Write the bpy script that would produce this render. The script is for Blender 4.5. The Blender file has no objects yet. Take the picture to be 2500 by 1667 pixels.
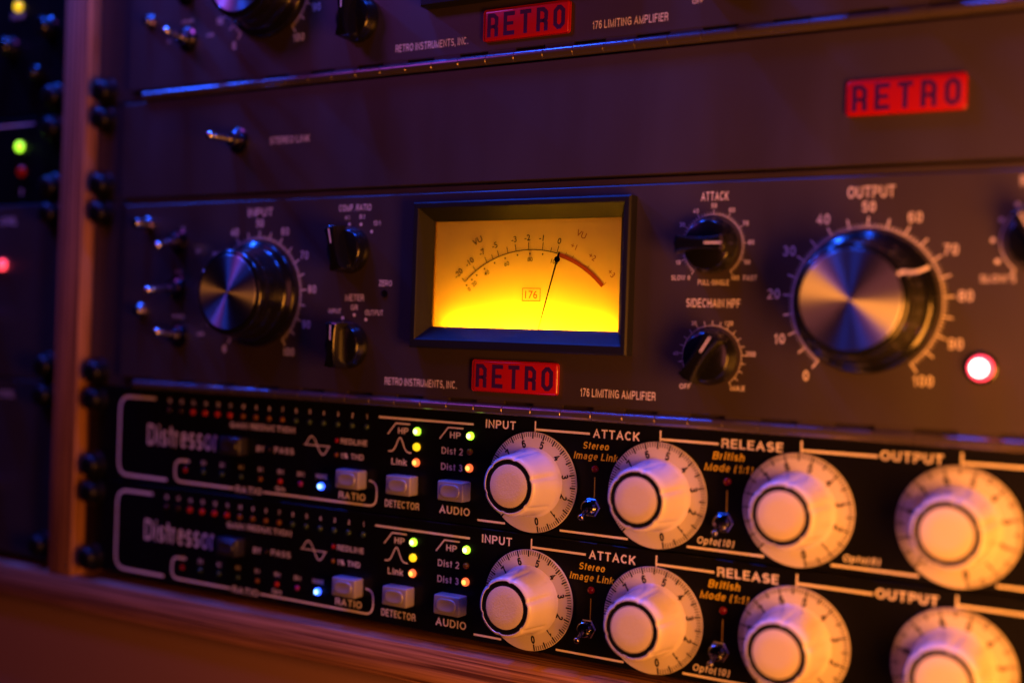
import bpy, bmesh, math, random
from mathutils import Vector, Matrix
random.seed(7)
S = 0.001                       # everything below is written in millimetres
sc = bpy.context.scene
col = sc.collection
R = math.radians

# ------------------------------------------------------------------ camera
cam_d = bpy.data.cameras.new('camera')
cam = bpy.data.objects.new('camera', cam_d)
col.objects.link(cam)
sc.camera = cam
CAM = Vector((227.1785, -394.4140, 31.5930))
yaw, pitch, roll = R(-31.19253823), R(-0.2112093), R(1.90525703)
fwd = Vector((math.sin(yaw)*math.cos(pitch), math.cos(yaw)*math.cos(pitch), math.sin(pitch)))
rt = fwd.cross(Vector((0, 0, 1))).normalized()
up = rt.cross(fwd)
rt2 = rt*math.cos(roll) + up*math.sin(roll)
up2 = -rt*math.sin(roll) + up*math.cos(roll)
m = Matrix((rt2, up2, -fwd)).transposed().to_4x4()
m.translation = CAM*S
cam.matrix_world = m
cam_d.sensor_width = 36
cam_d.lens = 2939.332*36/2500
cam_d.clip_start = 0.01
cam_d.clip_end = 20
cam_d.dof.use_dof = True
cam_d.dof.focus_distance = 0.453
cam_d.dof.aperture_fstop = 3.4
cam_d.dof.aperture_blades = 0

# ------------------------------------------------------------------ world, lamps, exposure
w = bpy.data.worlds.new('World'); sc.world = w; w.use_nodes = True
bg = w.node_tree.nodes['Background']
bg.inputs[0].default_value = (0.35, 0.10, 0.55, 1)
bg.inputs[1].default_value = 0.006
sc.view_settings.view_transform = 'Standard'
sc.view_settings.look = 'None'
sc.view_settings.exposure = 0
sc.view_settings.gamma = 1
sc.cycles.use_denoising = True
sc.cycles.max_bounces = 8

def area(name, loc, target, size, power, color, size_y=None):
    l = bpy.data.lights.new(name, 'AREA')
    l.energy = power; l.color = color
    l.shape = 'RECTANGLE' if size_y else 'DISK'
    l.size = size*S
    if size_y: l.size_y = size_y*S
    o = bpy.data.objects.new(name, l); col.objects.link(o)
    o.location = Vector(loc)*S
    d = (Vector(target) - Vector(loc)).normalized()
    o.rotation_euler = d.to_track_quat('-Z', 'Y').to_euler()
    return o
area('orange_lamp', (300, -165, -45), (90, 0, 0), 90, 1.45, (1.0, 0.30, 0.03), 190)
area('rose_fill', (190, -520, 75), (120, 0, 20), 80, 0.22, (1.0, 0.22, 0.20), 380)  # added fill from behind the camera, placed for sheen on the grey panels
area('violet_fill', (-330, -290, 400), (-100, 0, 20), 120, 0.22, (0.60, 0.10, 1.0))  # added fill light, tints prints and wood on the left violet
for bx_, bs_, bp_ in ((-570, 130, 1.8), (-215, 130, 2.1), (50, 80, 0.9)):      # a strip of blue lamps above the rack
    area('blue_lamp', (bx_, -68, 520), (bx_*0.4, 0, 20), bs_, bp_*1.2, (0.012, 0.09, 1.0), 16)

# ------------------------------------------------------------------ materials
def mat(name, base, rough=0.5, metal=0.0, spec=0.5, coat=0.0, emit=None, estr=0.0, aniso=0.0, bump=0.0, bscale=800, bdist=0.02):
    m = bpy.data.materials.new(name); m.use_nodes = True
    nt = m.node_tree; p = nt.nodes['Principled BSDF']
    p.inputs['Base Color'].default_value = (*base, 1)
    p.inputs['Roughness'].default_value = rough
    p.inputs['Metallic'].default_value = metal
    p.inputs['Specular IOR Level'].default_value = spec
    p.inputs['Coat Weight'].default_value = coat
    if emit:
        p.inputs['Emission Color'].default_value = (*emit, 1)
        p.inputs['Emission Strength'].default_value = estr
    if bump:
        tc = nt.nodes.new('ShaderNodeTexCoord'); n = nt.nodes.new('ShaderNodeTexNoise')
        n.inputs['Scale'].default_value = bscale; n.inputs['Detail'].default_value = 3
        b = nt.nodes.new('ShaderNodeBump'); b.inputs['Strength'].default_value = bump
        b.inputs['Distance'].default_value = bdist*S
        nt.links.new(tc.outputs['Object'], n.inputs['Vector'])
        nt.links.new(n.outputs['Fac'], b.inputs['Height'])
        nt.links.new(b.outputs['Normal'], p.inputs['Normal'])
    return m

def panel_mat(name, base, rough, dust=0.5, bump=0.25):
    m = mat(name, base, rough, bump=bump, bscale=2600, bdist=0.03)
    nt = m.node_tree; p = nt.nodes['Principled BSDF']
    tc = nt.nodes.new('ShaderNodeTexCoord')
    v = nt.nodes.new('ShaderNodeTexVoronoi'); v.inputs['Scale'].default_value = 75
    wn = nt.nodes.new('ShaderNodeTexNoise'); wn.inputs['Scale'].default_value = 1; wn.inputs['Detail'].default_value = 5
    wm = nt.nodes.new('ShaderNodeMapping'); wm.inputs['Scale'].default_value = (24, 24, 6)
    r = nt.nodes.new('ShaderNodeValToRGB')
    r.color_ramp.elements[0].position = 0.006; r.color_ramp.elements[0].color = (1, 1, 1, 1)
    r.color_ramp.elements[1].position = 0.012; r.color_ramp.elements[1].color = (0, 0, 0, 1)
    sel = nt.nodes.new('ShaderNodeMath'); sel.operation = 'GREATER_THAN'; sel.inputs[1].default_value = 0.72
    sp = nt.nodes.new('ShaderNodeSeparateColor')
    mu = nt.nodes.new('ShaderNodeMath'); mu.operation = 'MULTIPLY'
    mu2 = nt.nodes.new('ShaderNodeMath'); mu2.operation = 'MULTIPLY'; mu2.inputs[1].default_value = dust
    mix = nt.nodes.new('ShaderNodeMix'); mix.data_type = 'RGBA'
    mix.inputs['A'].default_value = (*base, 1); mix.inputs['B'].default_value = (0.45, 0.43, 0.4, 1)
    L = nt.links.new
    L(tc.outputs['Object'], v.inputs['Vector']); L(tc.outputs['Object'], wm.inputs['Vector']); L(wm.outputs['Vector'], wn.inputs['Vector'])
    L(v.outputs['Distance'], r.inputs['Fac']); L(v.outputs['Color'], sp.inputs['Color'])
    L(sp.outputs['Red'], sel.inputs[0]); L(r.outputs['Color'], mu.inputs[0]); L(sel.outputs[0], mu.inputs[1])
    L(mu.outputs[0], mu2.inputs[0]); L(mu2.outputs[0], mix.inputs['Factor']); L(mix.outputs['Result'], p.inputs['Base Color'])
    mr = nt.nodes.new('ShaderNodeMapRange')
    mr.inputs['To Min'].default_value = rough*0.45; mr.inputs['To Max'].default_value = rough*1.5
    L(wn.outputs['Fac'], mr.inputs['Value']); L(mr.outputs['Result'], p.inputs['Roughness'])
    return m

def wood_mat(name, axis, c0=(0.12, 0.042, 0.024), c1=(0.56, 0.26, 0.13), stripes=420.0):
    """layered plywood edge / straight grain that runs along `axis` ('X' or 'Z')"""
    m = bpy.data.materials.new(name); m.use_nodes = True
    nt = m.node_tree; p = nt.nodes['Principled BSDF']; L = nt.links.new
    p.inputs['Roughness'].default_value = 0.6; p.inputs['Specular IOR Level'].default_value = 0.25
    tc = nt.nodes.new('ShaderNodeTexCoord')
    mp = nt.nodes.new('ShaderNodeMapping')
    mp.inputs['Scale'].default_value = (3, 300, 520) if axis == 'X' else (520, 300, 3)
    n1 = nt.nodes.new('ShaderNodeTexNoise'); n1.inputs['Scale'].default_value = 1.0; n1.inputs['Detail'].default_value = 5; n1.inputs['Roughness'].default_value = 0.6
    mp2 = nt.nodes.new('ShaderNodeMapping')
    mp2.inputs['Scale'].default_value = (14, 700, 1250) if axis == 'X' else (1250, 700, 14)
    n2 = nt.nodes.new('ShaderNodeTexNoise'); n2.inputs['Scale'].default_value = 1.0; n2.inputs['Detail'].default_value = 3
    n3 = nt.nodes.new('ShaderNodeTexNoise'); n3.inputs['Scale'].default_value = 14.0
    add = nt.nodes.new('ShaderNodeMath'); add.operation = 'MULTIPLY_ADD'; add.inputs[1].default_value = 1.3
    add2 = nt.nodes.new('ShaderNodeMath'); add2.operation = 'MULTIPLY_ADD'; add2.inputs[1].default_value = 0.25
    r = nt.nodes.new('ShaderNodeValToRGB')
    r.color_ramp.elements[0].position = 0.0; r.color_ramp.elements[0].color = (*c0, 1)
    r.color_ramp.elements[1].position = 1.0; r.color_ramp.elements[1].color = (*c1, 1)
    L(tc.outputs['Object'], mp.inputs['Vector']); L(tc.outputs['Object'], mp2.inputs['Vector']); L(tc.outputs['Object'], n3.inputs['Vector'])
    L(mp.outputs['Vector'], n1.inputs['Vector']); L(mp2.outputs['Vector'], n2.inputs['Vector'])
    L(n2.outputs['Fac'], add.inputs[0]); L(n1.outputs['Fac'], add.inputs[2])
    L(n3.outputs['Fac'], add2.inputs[0]); L(add.outputs[0], add2.inputs[2])
    L(add2.outputs[0], r.inputs['Fac']); L(r.outputs['Color'], p.inputs['Base Color'])
    # fine regular growth lines about a millimetre apart, bent by the coarse noise
    sx = nt.nodes.new('ShaderNodeSeparateXYZ'); L(tc.outputs['Object'], sx.inputs[0])
    ph = nt.nodes.new('ShaderNodeMath'); ph.operation = 'MULTIPLY'; ph.inputs[1].default_value = 4300
    L(sx.outputs['Z' if axis == 'X' else 'X'], ph.inputs[0])
    n4 = nt.nodes.new('ShaderNodeTexNoise'); n4.inputs['Scale'].default_value = 9.0; n4.inputs['Detail'].default_value = 2; L(tc.outputs['Object'], n4.inputs['Vector'])
    pa = nt.nodes.new('ShaderNodeMath'); pa.operation = 'MULTIPLY_ADD'; pa.inputs[1].default_value = 22
    L(n4.outputs['Fac'], pa.inputs[0]); L(ph.outputs[0], pa.inputs[2])
    si = nt.nodes.new('ShaderNodeMath'); si.operation = 'SINE'; L(pa.outputs[0], si.inputs[0])
    ad3 = nt.nodes.new('ShaderNodeMath'); ad3.operation = 'MULTIPLY_ADD'; ad3.inputs[1].default_value = 0.055
    L(si.outputs[0], ad3.inputs[0]); L(add2.outputs[0], ad3.inputs[2]); 
    nm = nt.nodes.new('ShaderNodeMapRange'); nm.inputs['From Min'].default_value = 1.02; nm.inputs['From Max'].default_value = 1.50
    L(ad3.outputs[0], nm.inputs['Value']); L(nm.outputs['Result'], r.inputs['Fac'])
    b = nt.nodes.new('ShaderNodeBump'); b.inputs['Strength'].default_value = 0.5; b.inputs['Distance'].default_value = 0.12*S
    L(add.outputs[0], b.inputs['Height']); L(b.outputs['Normal'], p.inputs['Normal'])
    return m

def spun_mat(name):
    m = bpy.data.materials.new(name); m.use_nodes = True
    nt = m.node_tree; p = nt.nodes['Principled BSDF']; L = nt.links.new
    p.inputs['Base Color'].default_value = (0.62, 0.62, 0.66, 1)
    p.inputs['Metallic'].default_value = 1
    p.inputs['Roughness'].default_value = 0.42
    p.inputs['Anisotropic'].default_value = 0.93; p.inputs['Anisotropic Rotation'].default_value = 0.25
    t = nt.nodes.new('ShaderNodeTangent'); t.direction_type = 'RADIAL'; t.axis = 'Y'
    L(t.outputs[0], p.inputs['Tangent'])
    return m

def pane_mat(name):
    m = bpy.data.materials.new(name); m.use_nodes = True
    nt = m.node_tree; L = nt.links.new
    for n in list(nt.nodes):
        if n.type == 'BSDF_PRINCIPLED': nt.nodes.remove(n)
    out = nt.nodes['Material Output']
    tr = nt.nodes.new('ShaderNodeBsdfTransparent'); gl = nt.nodes.new('ShaderNodeBsdfGlossy')
    gl.inputs['Roughness'].default_value = 0.05; gl.inputs['Color'].default_value = (1, 1, 1, 1)
    fr = nt.nodes.new('ShaderNodeFresnel'); fr.inputs['IOR'].default_value = 1.45
    mx = nt.nodes.new('ShaderNodeMixShader')
    L(fr.outputs[0], mx.inputs[0]); L(tr.outputs[0], mx.inputs[1]); L(gl.outputs[0], mx.inputs[2]); L(mx.outputs[0], out.inputs[0])
    return m

M = {}
M['grey'] = panel_mat('dark_grey_panel', (0.039, 0.027, 0.023), 0.46, 0.6)
M['grey'].node_tree.nodes['Principled BSDF'].inputs['Specular IOR Level'].default_value = 1.0
M['black'] = panel_mat('black_panel', (0.004, 0.004, 0.005), 0.36, 0.25, 0.15)
M['black'].node_tree.nodes['Principled BSDF'].inputs['Specular IOR Level'].default_value = 0.22
M['void'] = mat('rack_inside_black', (0.004, 0.004, 0.004), 0.8)
M['phen'] = mat('black_knob_plastic', (0.006, 0.006, 0.007), 0.19, coat=0.3)
M['bezel'] = mat('black_bezel_plastic', (0.011, 0.011, 0.014), 0.45, spec=0.25, bump=0.2, bscale=1500)
M['print'] = mat('white_print', (0.92, 0.82, 0.84), 0.55)
M['dprint'] = mat('white_ink', (0.88, 0.80, 0.80), 0.5)
M['yprint'] = mat('yellow_ink', (0.90, 0.66, 0.03), 0.5)
M['oprint'] = mat('orange_ink', (0.8, 0.3, 0.03), 0.5)
M['dialprint'] = mat('black_dial_ink', (0.010, 0.008, 0.010), 0.4)
M['cream'] = mat('off_white_knob_plastic', (0.76, 0.69, 0.72), 0.22, coat=0.3)
M['dial'] = mat('off_white_dial_plastic', (0.66, 0.60, 0.58), 0.33)
M['cap'] = mat('textured_cap_insert', (0.70, 0.62, 0.62), 0.55, bump=0.9, bscale=1500, bdist=0.12)
M['ring'] = mat('black_cap_ring', (0.004, 0.004, 0.004), 0.4)
M['spun'] = spun_mat('spun_aluminium')
M['chrome'] = mat('chrome', (0.85, 0.85, 0.88), 0.12, metal=1)
M['nickel'] = mat('nickel_thread', (0.26, 0.25, 0.28), 0.16, metal=1)
M['screw'] = mat('black_screw_steel', (0.005, 0.005, 0.006), 0.38, spec=0.3)
M['hinge'] = mat('hinge_steel_painted', (0.20, 0.155, 0.17), 0.24, metal=0.7, bump=0.35, bscale=900, bdist=0.05)
M['button'] = mat('grey_button_plastic', (0.30, 0.28, 0.33), 0.35)
M['button_dark'] = mat('button_plastic_darker', (0.025, 0.022, 0.03), 0.3)  # darker tone of the button colour, bypass only
M['red'] = mat('red_badge_enamel', (0.52, 0.006, 0.010), 0.30, coat=1.0)
M['badge_ink'] = mat('badge_letter_navy', (0.05, 0.010, 0.13), 0.3, coat=1.0)
M['resin'] = pane_mat('clear_pane')
M['wood_v'] = wood_mat('plywood_edge_vertical', 'Z')
M['wood_h'] = wood_mat('plywood_edge_horizontal', 'X')
M['kick'] = mat('brown_laminate', (0.42, 0.22, 0.18), 0.45, bump=0.2, bscale=500)
M['paper'] = mat('meter_paper', (0.86, 0.66, 0.30), 0.7, bump=0.35, bscale=900, bdist=0.06)
M['mink'] = mat('meter_black_ink', (0.02, 0.008, 0.004), 0.6)
M['mred'] = mat('meter_red_ink', (0.34, 0.04, 0.012), 0.6)
M['needle'] = mat('needle_black', (0.0008, 0.0005, 0.0005), 0.9, spec=0.0)
M['thumb'] = mat('steel_fastener', (0.45, 0.42, 0.42), 0.25, metal=1)
def led(name, base, emit, s): return mat(name, base, 0.15, emit=emit, estr=s)
M['l_green'] = led('led_green_lit', (0.3, 0.6, 0.05), (0.42, 1.0, 0.03), 2.2)
M['l_core_g'] = led('led_green_core', (0.9, 0.9, 0.5), (1.0, 0.92, 0.35), 3.2)
M['l_yellow'] = led('led_yellow_lit', (0.8, 0.5, 0.02), (1.0, 0.62, 0.01), 1.25)
M['l_orange'] = led('led_orange_lit', (0.8, 0.2, 0.04), (1.0, 0.13, 0.03), 1.6)
M['l_core_o'] = led('led_orange_core', (0.9, 0.6, 0.2), (1.0, 0.50, 0.08), 2.0)
M['l_blue'] = led('led_blue_lit', (0.3, 0.5, 1.0), (0.006, 0.07, 1.0), 6.0)
M['l_core_b'] = led('led_blue_core', (0.9, 0.9, 1.0), (0.22, 0.50, 1.0), 4.5)
M['l_jewel'] = led('jewel_red_lit', (1.0, 0.05, 0.1), (1.0, 0.05, 0.08), 3.0)
M['l_core_r'] = led('jewel_core', (1.0, 0.8, 0.8), (1.0, 0.62, 0.55), 9.0)
M['l_redglow'] = led('led_red_glow', (0.25, 0.008, 0.006), (1.0, 0.02, 0.01), 0.06)
M['l_red'] = mat('led_red_off', (0.25, 0.006, 0.006), 0.15)
M['l_amber'] = mat('led_amber_off', (0.16, 0.06, 0.006), 0.2)
M['l_greenoff'] = mat('led_green_off', (0.03, 0.06, 0.04), 0.2)
M['l_dark'] = mat('led_dark', (0.03, 0.012, 0.015), 0.15)
M['l_mag'] = mat('led_magenta_off', (0.28, 0.02, 0.16), 0.15)

# ------------------------------------------------------------------ mesh helpers
class MB:
    def __init__(s): s.v = []; s.f = []; s.smooth = []
    def add(s, vs, fs, smooth=False):
        b = len(s.v); s.v += [tuple(v) for v in vs]
        s.f += [tuple(b+i for i in f) for f in fs]; s.smooth += [smooth]*len(fs)
        return s
    def quad(s, a, b, c, d): return s.add([a, b, c, d], [(0, 1, 2, 3)])
    def xform(s, mtx, start=0):
        for i in range(start, len(s.v)): s.v[i] = tuple(mtx @ Vector(s.v[i]))
        return s

def box(mb, x0, x1, y0, y1, z0, z1, bev=0.0, seg=1):
    if bev <= 0:
        mb.add([(x0,y0,z0),(x1,y0,z0),(x1,y1,z0),(x0,y1,z0),(x0,y0,z1),(x1,y0,z1),(x1,y1,z1),(x0,y1,z1)],
               [(0,3,2,1),(4,5,6,7),(0,1,5,4),(1,2,6,5),(2,3,7,6),(3,0,4,7)])
        return mb
    bm = bmesh.new(); bmesh.ops.create_cube(bm, size=1)
    for v in bm.verts:
        v.co = Vector(((x0+x1)/2 + v.co.x*(x1-x0), (y0+y1)/2 + v.co.y*(y1-y0), (z0+z1)/2 + v.co.z*(z1-z0)))
    bmesh.ops.bevel(bm, geom=bm.edges[:], offset=bev, segments=seg, profile=0.5, affect='EDGES')
    bm.verts.index_update()
    mb.add([v.co[:] for v in bm.verts], [[v.index for v in f.verts] for f in bm.faces], seg > 1)
    bm.free(); return mb

def lathe(mb, prof, n=48, mod=None, smooth=True, closed_start=True, closed_end=True, cx=0, cz=0):
    """profile of (radius, y) from back to front, axis along Y, front is -Y"""
    vs = []; fs = []
    for (r, y) in prof:
        for k in range(n):
            a = 2*math.pi*k/n
            rr = r*(mod(a, r, y) if mod else 1)
            vs.append((cx+rr*math.cos(a), y, cz+rr*math.sin(a)))
    for i in range(len(prof)-1):
        for k in range(n):
            k2 = (k+1) % n
            fs.append((i*n+k, (i+1)*n+k, (i+1)*n+k2, i*n+k2))
    if closed_start: fs.append(tuple(range(n)))
    if closed_end: fs.append(tuple(reversed(range((len(prof)-1)*n, len(prof)*n))))
    return mb.add(vs, fs, smooth)

def disc(mb, cx, cz, r, y, n=24):
    return mb.add([(cx+r*math.cos(-2*math.pi*k/n), y, cz+r*math.sin(-2*math.pi*k/n)) for k in range(n)], [tuple(range(n))])

def stroke(mb, pts, wd, y, close=False):
    """flat ribbon on the plane y through (x,z) points, mitred"""
    n = len(pts); L = []; Rr = []
    for i in range(n):
        p = Vector(pts[i])
        a = Vector(pts[i-1]) if (i > 0 or close) else None
        b = Vector(pts[(i+1) % n]) if (i < n-1 or close) else None
        if a is None: d = (b-p).normalized(); nrm = Vector((-d.y, d.x)); k = 1
        elif b is None: d = (p-a).normalized(); nrm = Vector((-d.y, d.x)); k = 1
        else:
            d1 = (p-a).normalized(); d2 = (b-p).normalized()
            n1 = Vector((-d1.y, d1.x)); n2 = Vector((-d2.y, d2.x)); nrm = (n1+n2).normalized(); k = 1/max(0.5, nrm.dot(n1))
        L.append(p+nrm*wd/2*k); Rr.append(p-nrm*wd/2*k)
    vs = [(q.x, y, q.y) for q in L] + [(q.x, y, q.y) for q in Rr]
    fs = [(i+1, i, n+i, n+i+1) for i in range(n-1)]
    if close: fs.append((0, n-1, 2*n-1, n))
    return mb.add(vs, fs)

def arc(cx, cz, r, a0, a1, n=8):
    return [(cx+r*math.cos(R(a0+(a1-a0)*i/n)), cz+r*math.sin(R(a0+(a1-a0)*i/n))) for i in range(n+1)]

def tube(mb, p0, p1, r0, r1, n=16, ball=None):
    p0 = Vector(p0); p1 = Vector(p1); d = (p1-p0); L = d.length
    t = MB(); prof = [(r0, 0), (r1, -L)]
    if ball:
        prof = [(r0, 0)] + [(r0+(r1-r0)*0.9, -L*0.80)]
        for i in range(9):
            a = R(-70+160*i/8); prof.append((max(ball*math.cos(a), 0.01), -L+ball - ball*(1+math.sin(a)) ))
        prof = [(a, b) for a, b in prof]
    lathe(t, prof, n)
    q = Vector((0, -1, 0)).rotation_difference(d.normalized()).to_matrix().to_4x4(); q.translation = p0
    t.xform(q); return mb.add(t.v, t.f, True)

_tc = {}
def glyphs(s, off=0.0, spacing=1.0, face=0):
    key = (s, off, spacing)
    if key not in _tc:
        c = bpy.data.curves.new('t', 'FONT'); c.body = s; c.size = 1; c.resolution_u = 3; c.offset = off
        c.space_character = spacing
        o = bpy.data.objects.new('t', c)
        me = bpy.data.meshes.new_from_object(o)
        vs = [(v.co.x, v.co.y) for v in me.vertices]; fs = [tuple(p.vertices) for p in me.polygons]
        xs = [v[0] for v in vs]
        vs = [(x-min(xs), y) for x, y in vs]
        _tc[key] = (vs, fs, max(xs)-min(xs))
        bpy.data.meshes.remove(me); bpy.data.objects.remove(o); bpy.data.curves.remove(c)
    return _tc[key]
# a plain grotesque drawn with even strokes: name -> (width, polylines); ('a', cx, cy, rx, ry, from, to) is an arc
def _A(*k): return ('a',)+k
GL = {
 'A': (.78, [[(0,0),(.5,1),(1,0)], [(.17,.32),(.83,.32)]]),
 'B': (.68, [[(.55,.53),(0,.53),(0,1),_A(.62,.765,.33,.235,90,-90)], [(0,.53),(0,0),_A(.62,.265,.38,.265,-90,90),(.5,.53)]]),
 'C': (.74, [[_A(.52,.5,.52,.5,42,318)]]),
 'D': (.74, [[(0,0),(0,1),_A(.42,.5,.58,.5,90,-90),(0,0)]]),
 'E': (.60, [[(1,1),(0,1),(0,0),(1,0)], [(0,.53),(.9,.53)]]),
 'F': (.58, [[(1,1),(0,1),(0,0)], [(0,.5),(.85,.5)]]),
 'G': (.78, [[_A(.52,.5,.52,.5,42,300),(1,.08),(1,.47),(.58,.47)]]),
 'H': (.70, [[(0,0),(0,1)], [(1,0),(1,1)], [(0,.52),(1,.52)]]),
 'I': (.17, [[(.5,0),(.5,1)]]),
 'K': (.70, [[(0,0),(0,1)], [(0,.33),(1,1)], [(.36,.58),(1,0)]]),
 'L': (.56, [[(0,1),(0,0),(1,0)]]),
 'M': (.86, [[(0,0),(0,1),(.5,.0),(1,1),(1,0)]]),
 'N': (.72, [[(0,0),(0,1),(1,0),(1,1)]]),
 'O': (.82, [[_A(.5,.5,.5,.5,90,450)]]),
 'P': (.66, [[(0,0),(0,1),_A(.62,.73,.38,.27,90,-90),(0,.46)]]),
 'R': (.69, [[(0,0),(0,1),_A(.62,.74,.36,.26,90,-90),(0,.48)], [(.62,.48),(.93,.35),(.98,0)]]),
 'S': (.66, [[_A(.5,.74,.46,.26,25,270),_A(.5,.26,.5,.26,90,-155)]]),
 'T': (.68, [[(0,1),(1,1)], [(.5,0),(.5,.98)]]),
 'U': (.71, [[(0,1),(0,.38),_A(.5,.36,.5,.36,180,360),(1,1)]]),
 'V': (.70, [[(0,1),(.5,0),(1,1)]]),
 'W': (1.0, [[(0,1),(.25,0),(.5,1),(.75,0),(1,1)]]),
 'X': (.70, [[(0,0),(1,1)], [(0,1),(1,0)]]),
 'Y': (.70, [[(0,1),(.5,.45),(1,1)], [(.5,0),(.5,.45)]]),
 'Z': (.64, [[(0,1),(1,1),(0,0),(1,0)]]),
 '0': (.56, [[_A(.5,.5,.5,.5,90,450)]]),
 '1': (.36, [[(.1,.74),(.55,.84),(.8,1),(.8,0)]]),
 '2': (.56, [[_A(.5,.70,.48,.30,165,-25),(.62,.38),(0,0),(1,0)]]),
 '3': (.56, [[_A(.5,.76,.44,.24,160,-85),_A(.5,.27,.5,.27,88,-165)]]),
 '4': (.58, [[(.74,0),(.74,1),(0,.28),(1,.28)]]),
 '5': (.56, [[(.92,1),(.18,1),(.06,.50),_A(.48,.32,.52,.32,140,-150)]]),
 '6': (.56, [[_A(.5,.31,.5,.31,180,540),(0,.5),_A(.54,.62,.54,.38,180,35)]]),
 '7': (.56, [[(0,1),(1,1),(.55,.5),(.32,0)]]),
 '8': (.56, [[_A(.5,.765,.43,.235,-90,270)], [_A(.5,.265,.5,.265,90,450)]]),
 '9': (.56, [[_A(.5,.69,.5,.31,0,360),(1,.5),_A(.46,.38,.54,.38,0,-145)]]),
 'a': (.54, [[(.92,0),(.92,.46),_A(.48,.50,.42,.22,0,160)], [(.92,.42),(.4,.40),_A(.40,.20,.38,.20,90,300),(.92,.2)]]),
 'b': (.58, [[(0,1),(0,0)], [_A(.5,.36,.5,.36,-170,170)]]),
 'd': (.58, [[(1,1),(1,0)], [_A(.5,.36,.5,.36,10,350)]]),
 'e': (.56, [[(.03,.38),(.98,.38),_A(.5,.36,.5,.36,4,315)]]),
 'g': (.58, [[(1,.72),(1,-.08),_A(.5,-.06,.5,.22,0,-150)], [_A(.5,.38,.5,.34,10,350)]]),
 'h': (.54, [[(0,1),(0,0)], [(0,.42),_A(.5,.44,.5,.28,150,0),(1,0)]]),
 'i': (.17, [[(.5,0),(.5,.70)], [(.5,.96),(.5,1.0)]]),
 'k': (.54, [[(0,0),(0,1)], [(0,.26),(.95,.72)], [(.36,.42),(1,0)]]),
 'm': (.88, [[(0,0),(0,.72)], [(0,.46),_A(.25,.48,.25,.24,150,0),(.5,0)], [(.5,.46),_A(.75,.48,.25,.24,150,0),(1,0)]]),
 'n': (.54, [[(0,0),(0,.72)], [(0,.42),_A(.5,.44,.5,.28,150,0),(1,0)]]),
 'o': (.60, [[_A(.5,.36,.5,.36,90,450)]]),
 'p': (.58, [[(0,.72),(0,-.28)], [_A(.5,.36,.5,.36,-170,170)]]),
 'r': (.34, [[(0,0),(0,.72)], [(0,.42),_A(.9,.36,.9,.36,160,92)]]),
 's': (.50, [[_A(.5,.53,.44,.19,25,270),_A(.5,.18,.48,.18,90,-155)]]),
 't': (.32, [[(.4,.96),(.4,.14),_A(.85,.14,.45,.14,180,270)], [(0,.72),(1,.72)]]),
 '.': (.17, [[(.5,0),(.5,.03)]]), ',': (.17, [[(.5,.06),(.2,-.16)]]), ':': (.17, [[(.5,.1),(.5,.13)], [(.5,.6),(.5,.63)]]),
 '-': (.34, [[(0,.42),(1,.42)]]), '(': (.34, [[_A(1.0,.42,1.0,.66,115,245)]]), ')': (.34, [[_A(0,.42,1.0,.66,65,-65)]]),
 '%': (.85, [[_A(.2,.76,.18,.22,90,450)], [_A(.8,.24,.18,.22,90,450)], [(.28,0),(.72,1)]]),
}
def stroke_text(s, t):
    """glyph outlines of string s with stroke thickness t, cap height 1: list of (x, z, layer) and faces, plus the width"""
    out = MB(); x0 = 0.0; layer = 0
    for ch in s:
        if ch == ' ': x0 += 0.34; continue
        w_, paths = GL[ch]; w_ = max(w_, t)
        for pth in paths:
            pts = []
            for p in pth:
                if p[0] == 'a':
                    _, cx, cy, rx, ry, a0, a1 = p; n = max(4, int(abs(a1-a0)/18))
                    pts += [(cx+rx*math.cos(R(a0+(a1-a0)*i/n)), cy+ry*math.sin(R(a0+(a1-a0)*i/n))) for i in range(n+1)]
                else: pts.append(p)
            q = [(x0+t/2+px*(w_-t), t/2+pz*(1-t)) for px, pz in pts]
            q = [p for i, p in enumerate(q) if i == 0 or math.hypot(p[0]-q[i-1][0], p[1]-q[i-1][1]) > 1e-4]
            closed = len(q) > 5 and math.hypot(q[0][0]-q[-1][0], q[0][1]-q[-1][1]) < 1e-4
            if closed: q = q[:-1]
            elif pth[0][0] != 'a' or len(pth) > 1 or True:
                def ext(a, b):
                    d = math.hypot(a[0]-b[0], a[1]-b[1]); return (a[0]+(a[0]-b[0])/d*t/2, a[1]+(a[1]-b[1])/d*t/2)
                if pth[0][0] != 'a': q[0] = ext(q[0], q[1])
                if pth[-1][0] != 'a': q[-1] = ext(q[-1], q[-2])
            stroke(out, q, t, -0.014*(layer % 4), closed); layer += 1
        x0 += w_+0.165+0.25*max(0, 0.16-t)
    return out.v, out.f, x0-0.165-0.25*max(0, 0.16-t)
_sc = {}
def text(mb, s, cx, cz, h, width=None, y=0.0, bold=0.0, shear=0.0, rot=0.0, spacing=1.0, face=0):
    """cap height h centred at (cx, cz); fits `width` if given; rot in degrees"""
    if face == 0:
        t = 0.135+bold*3.2; key = (s, round(t, 4))
        if key not in _sc: _sc[key] = stroke_text(s, t)
        vs, fs, wd = _sc[key]; k = h
    else:
        v2, fs, wd = glyphs(s, bold, spacing); vs = [(a, 0, b) for a, b in v2]; k = h/0.682
    kx = (width/wd) if width else k
    ca, sa = math.cos(R(rot)), math.sin(R(rot)); out = []
    for x, dy, z in vs:
        px = (x-wd/2)*kx + shear*(z*k-h/2); pz = z*k-h/2
        out.append((cx+px*ca-pz*sa, y+dy, cz+px*sa+pz*ca))
    return mb.add(out, fs)
def textlr(mb, s, x0, x1, cz, h, **kw): return text(mb, s, (x0+x1)/2, cz, h, x1-x0, **kw)

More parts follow.
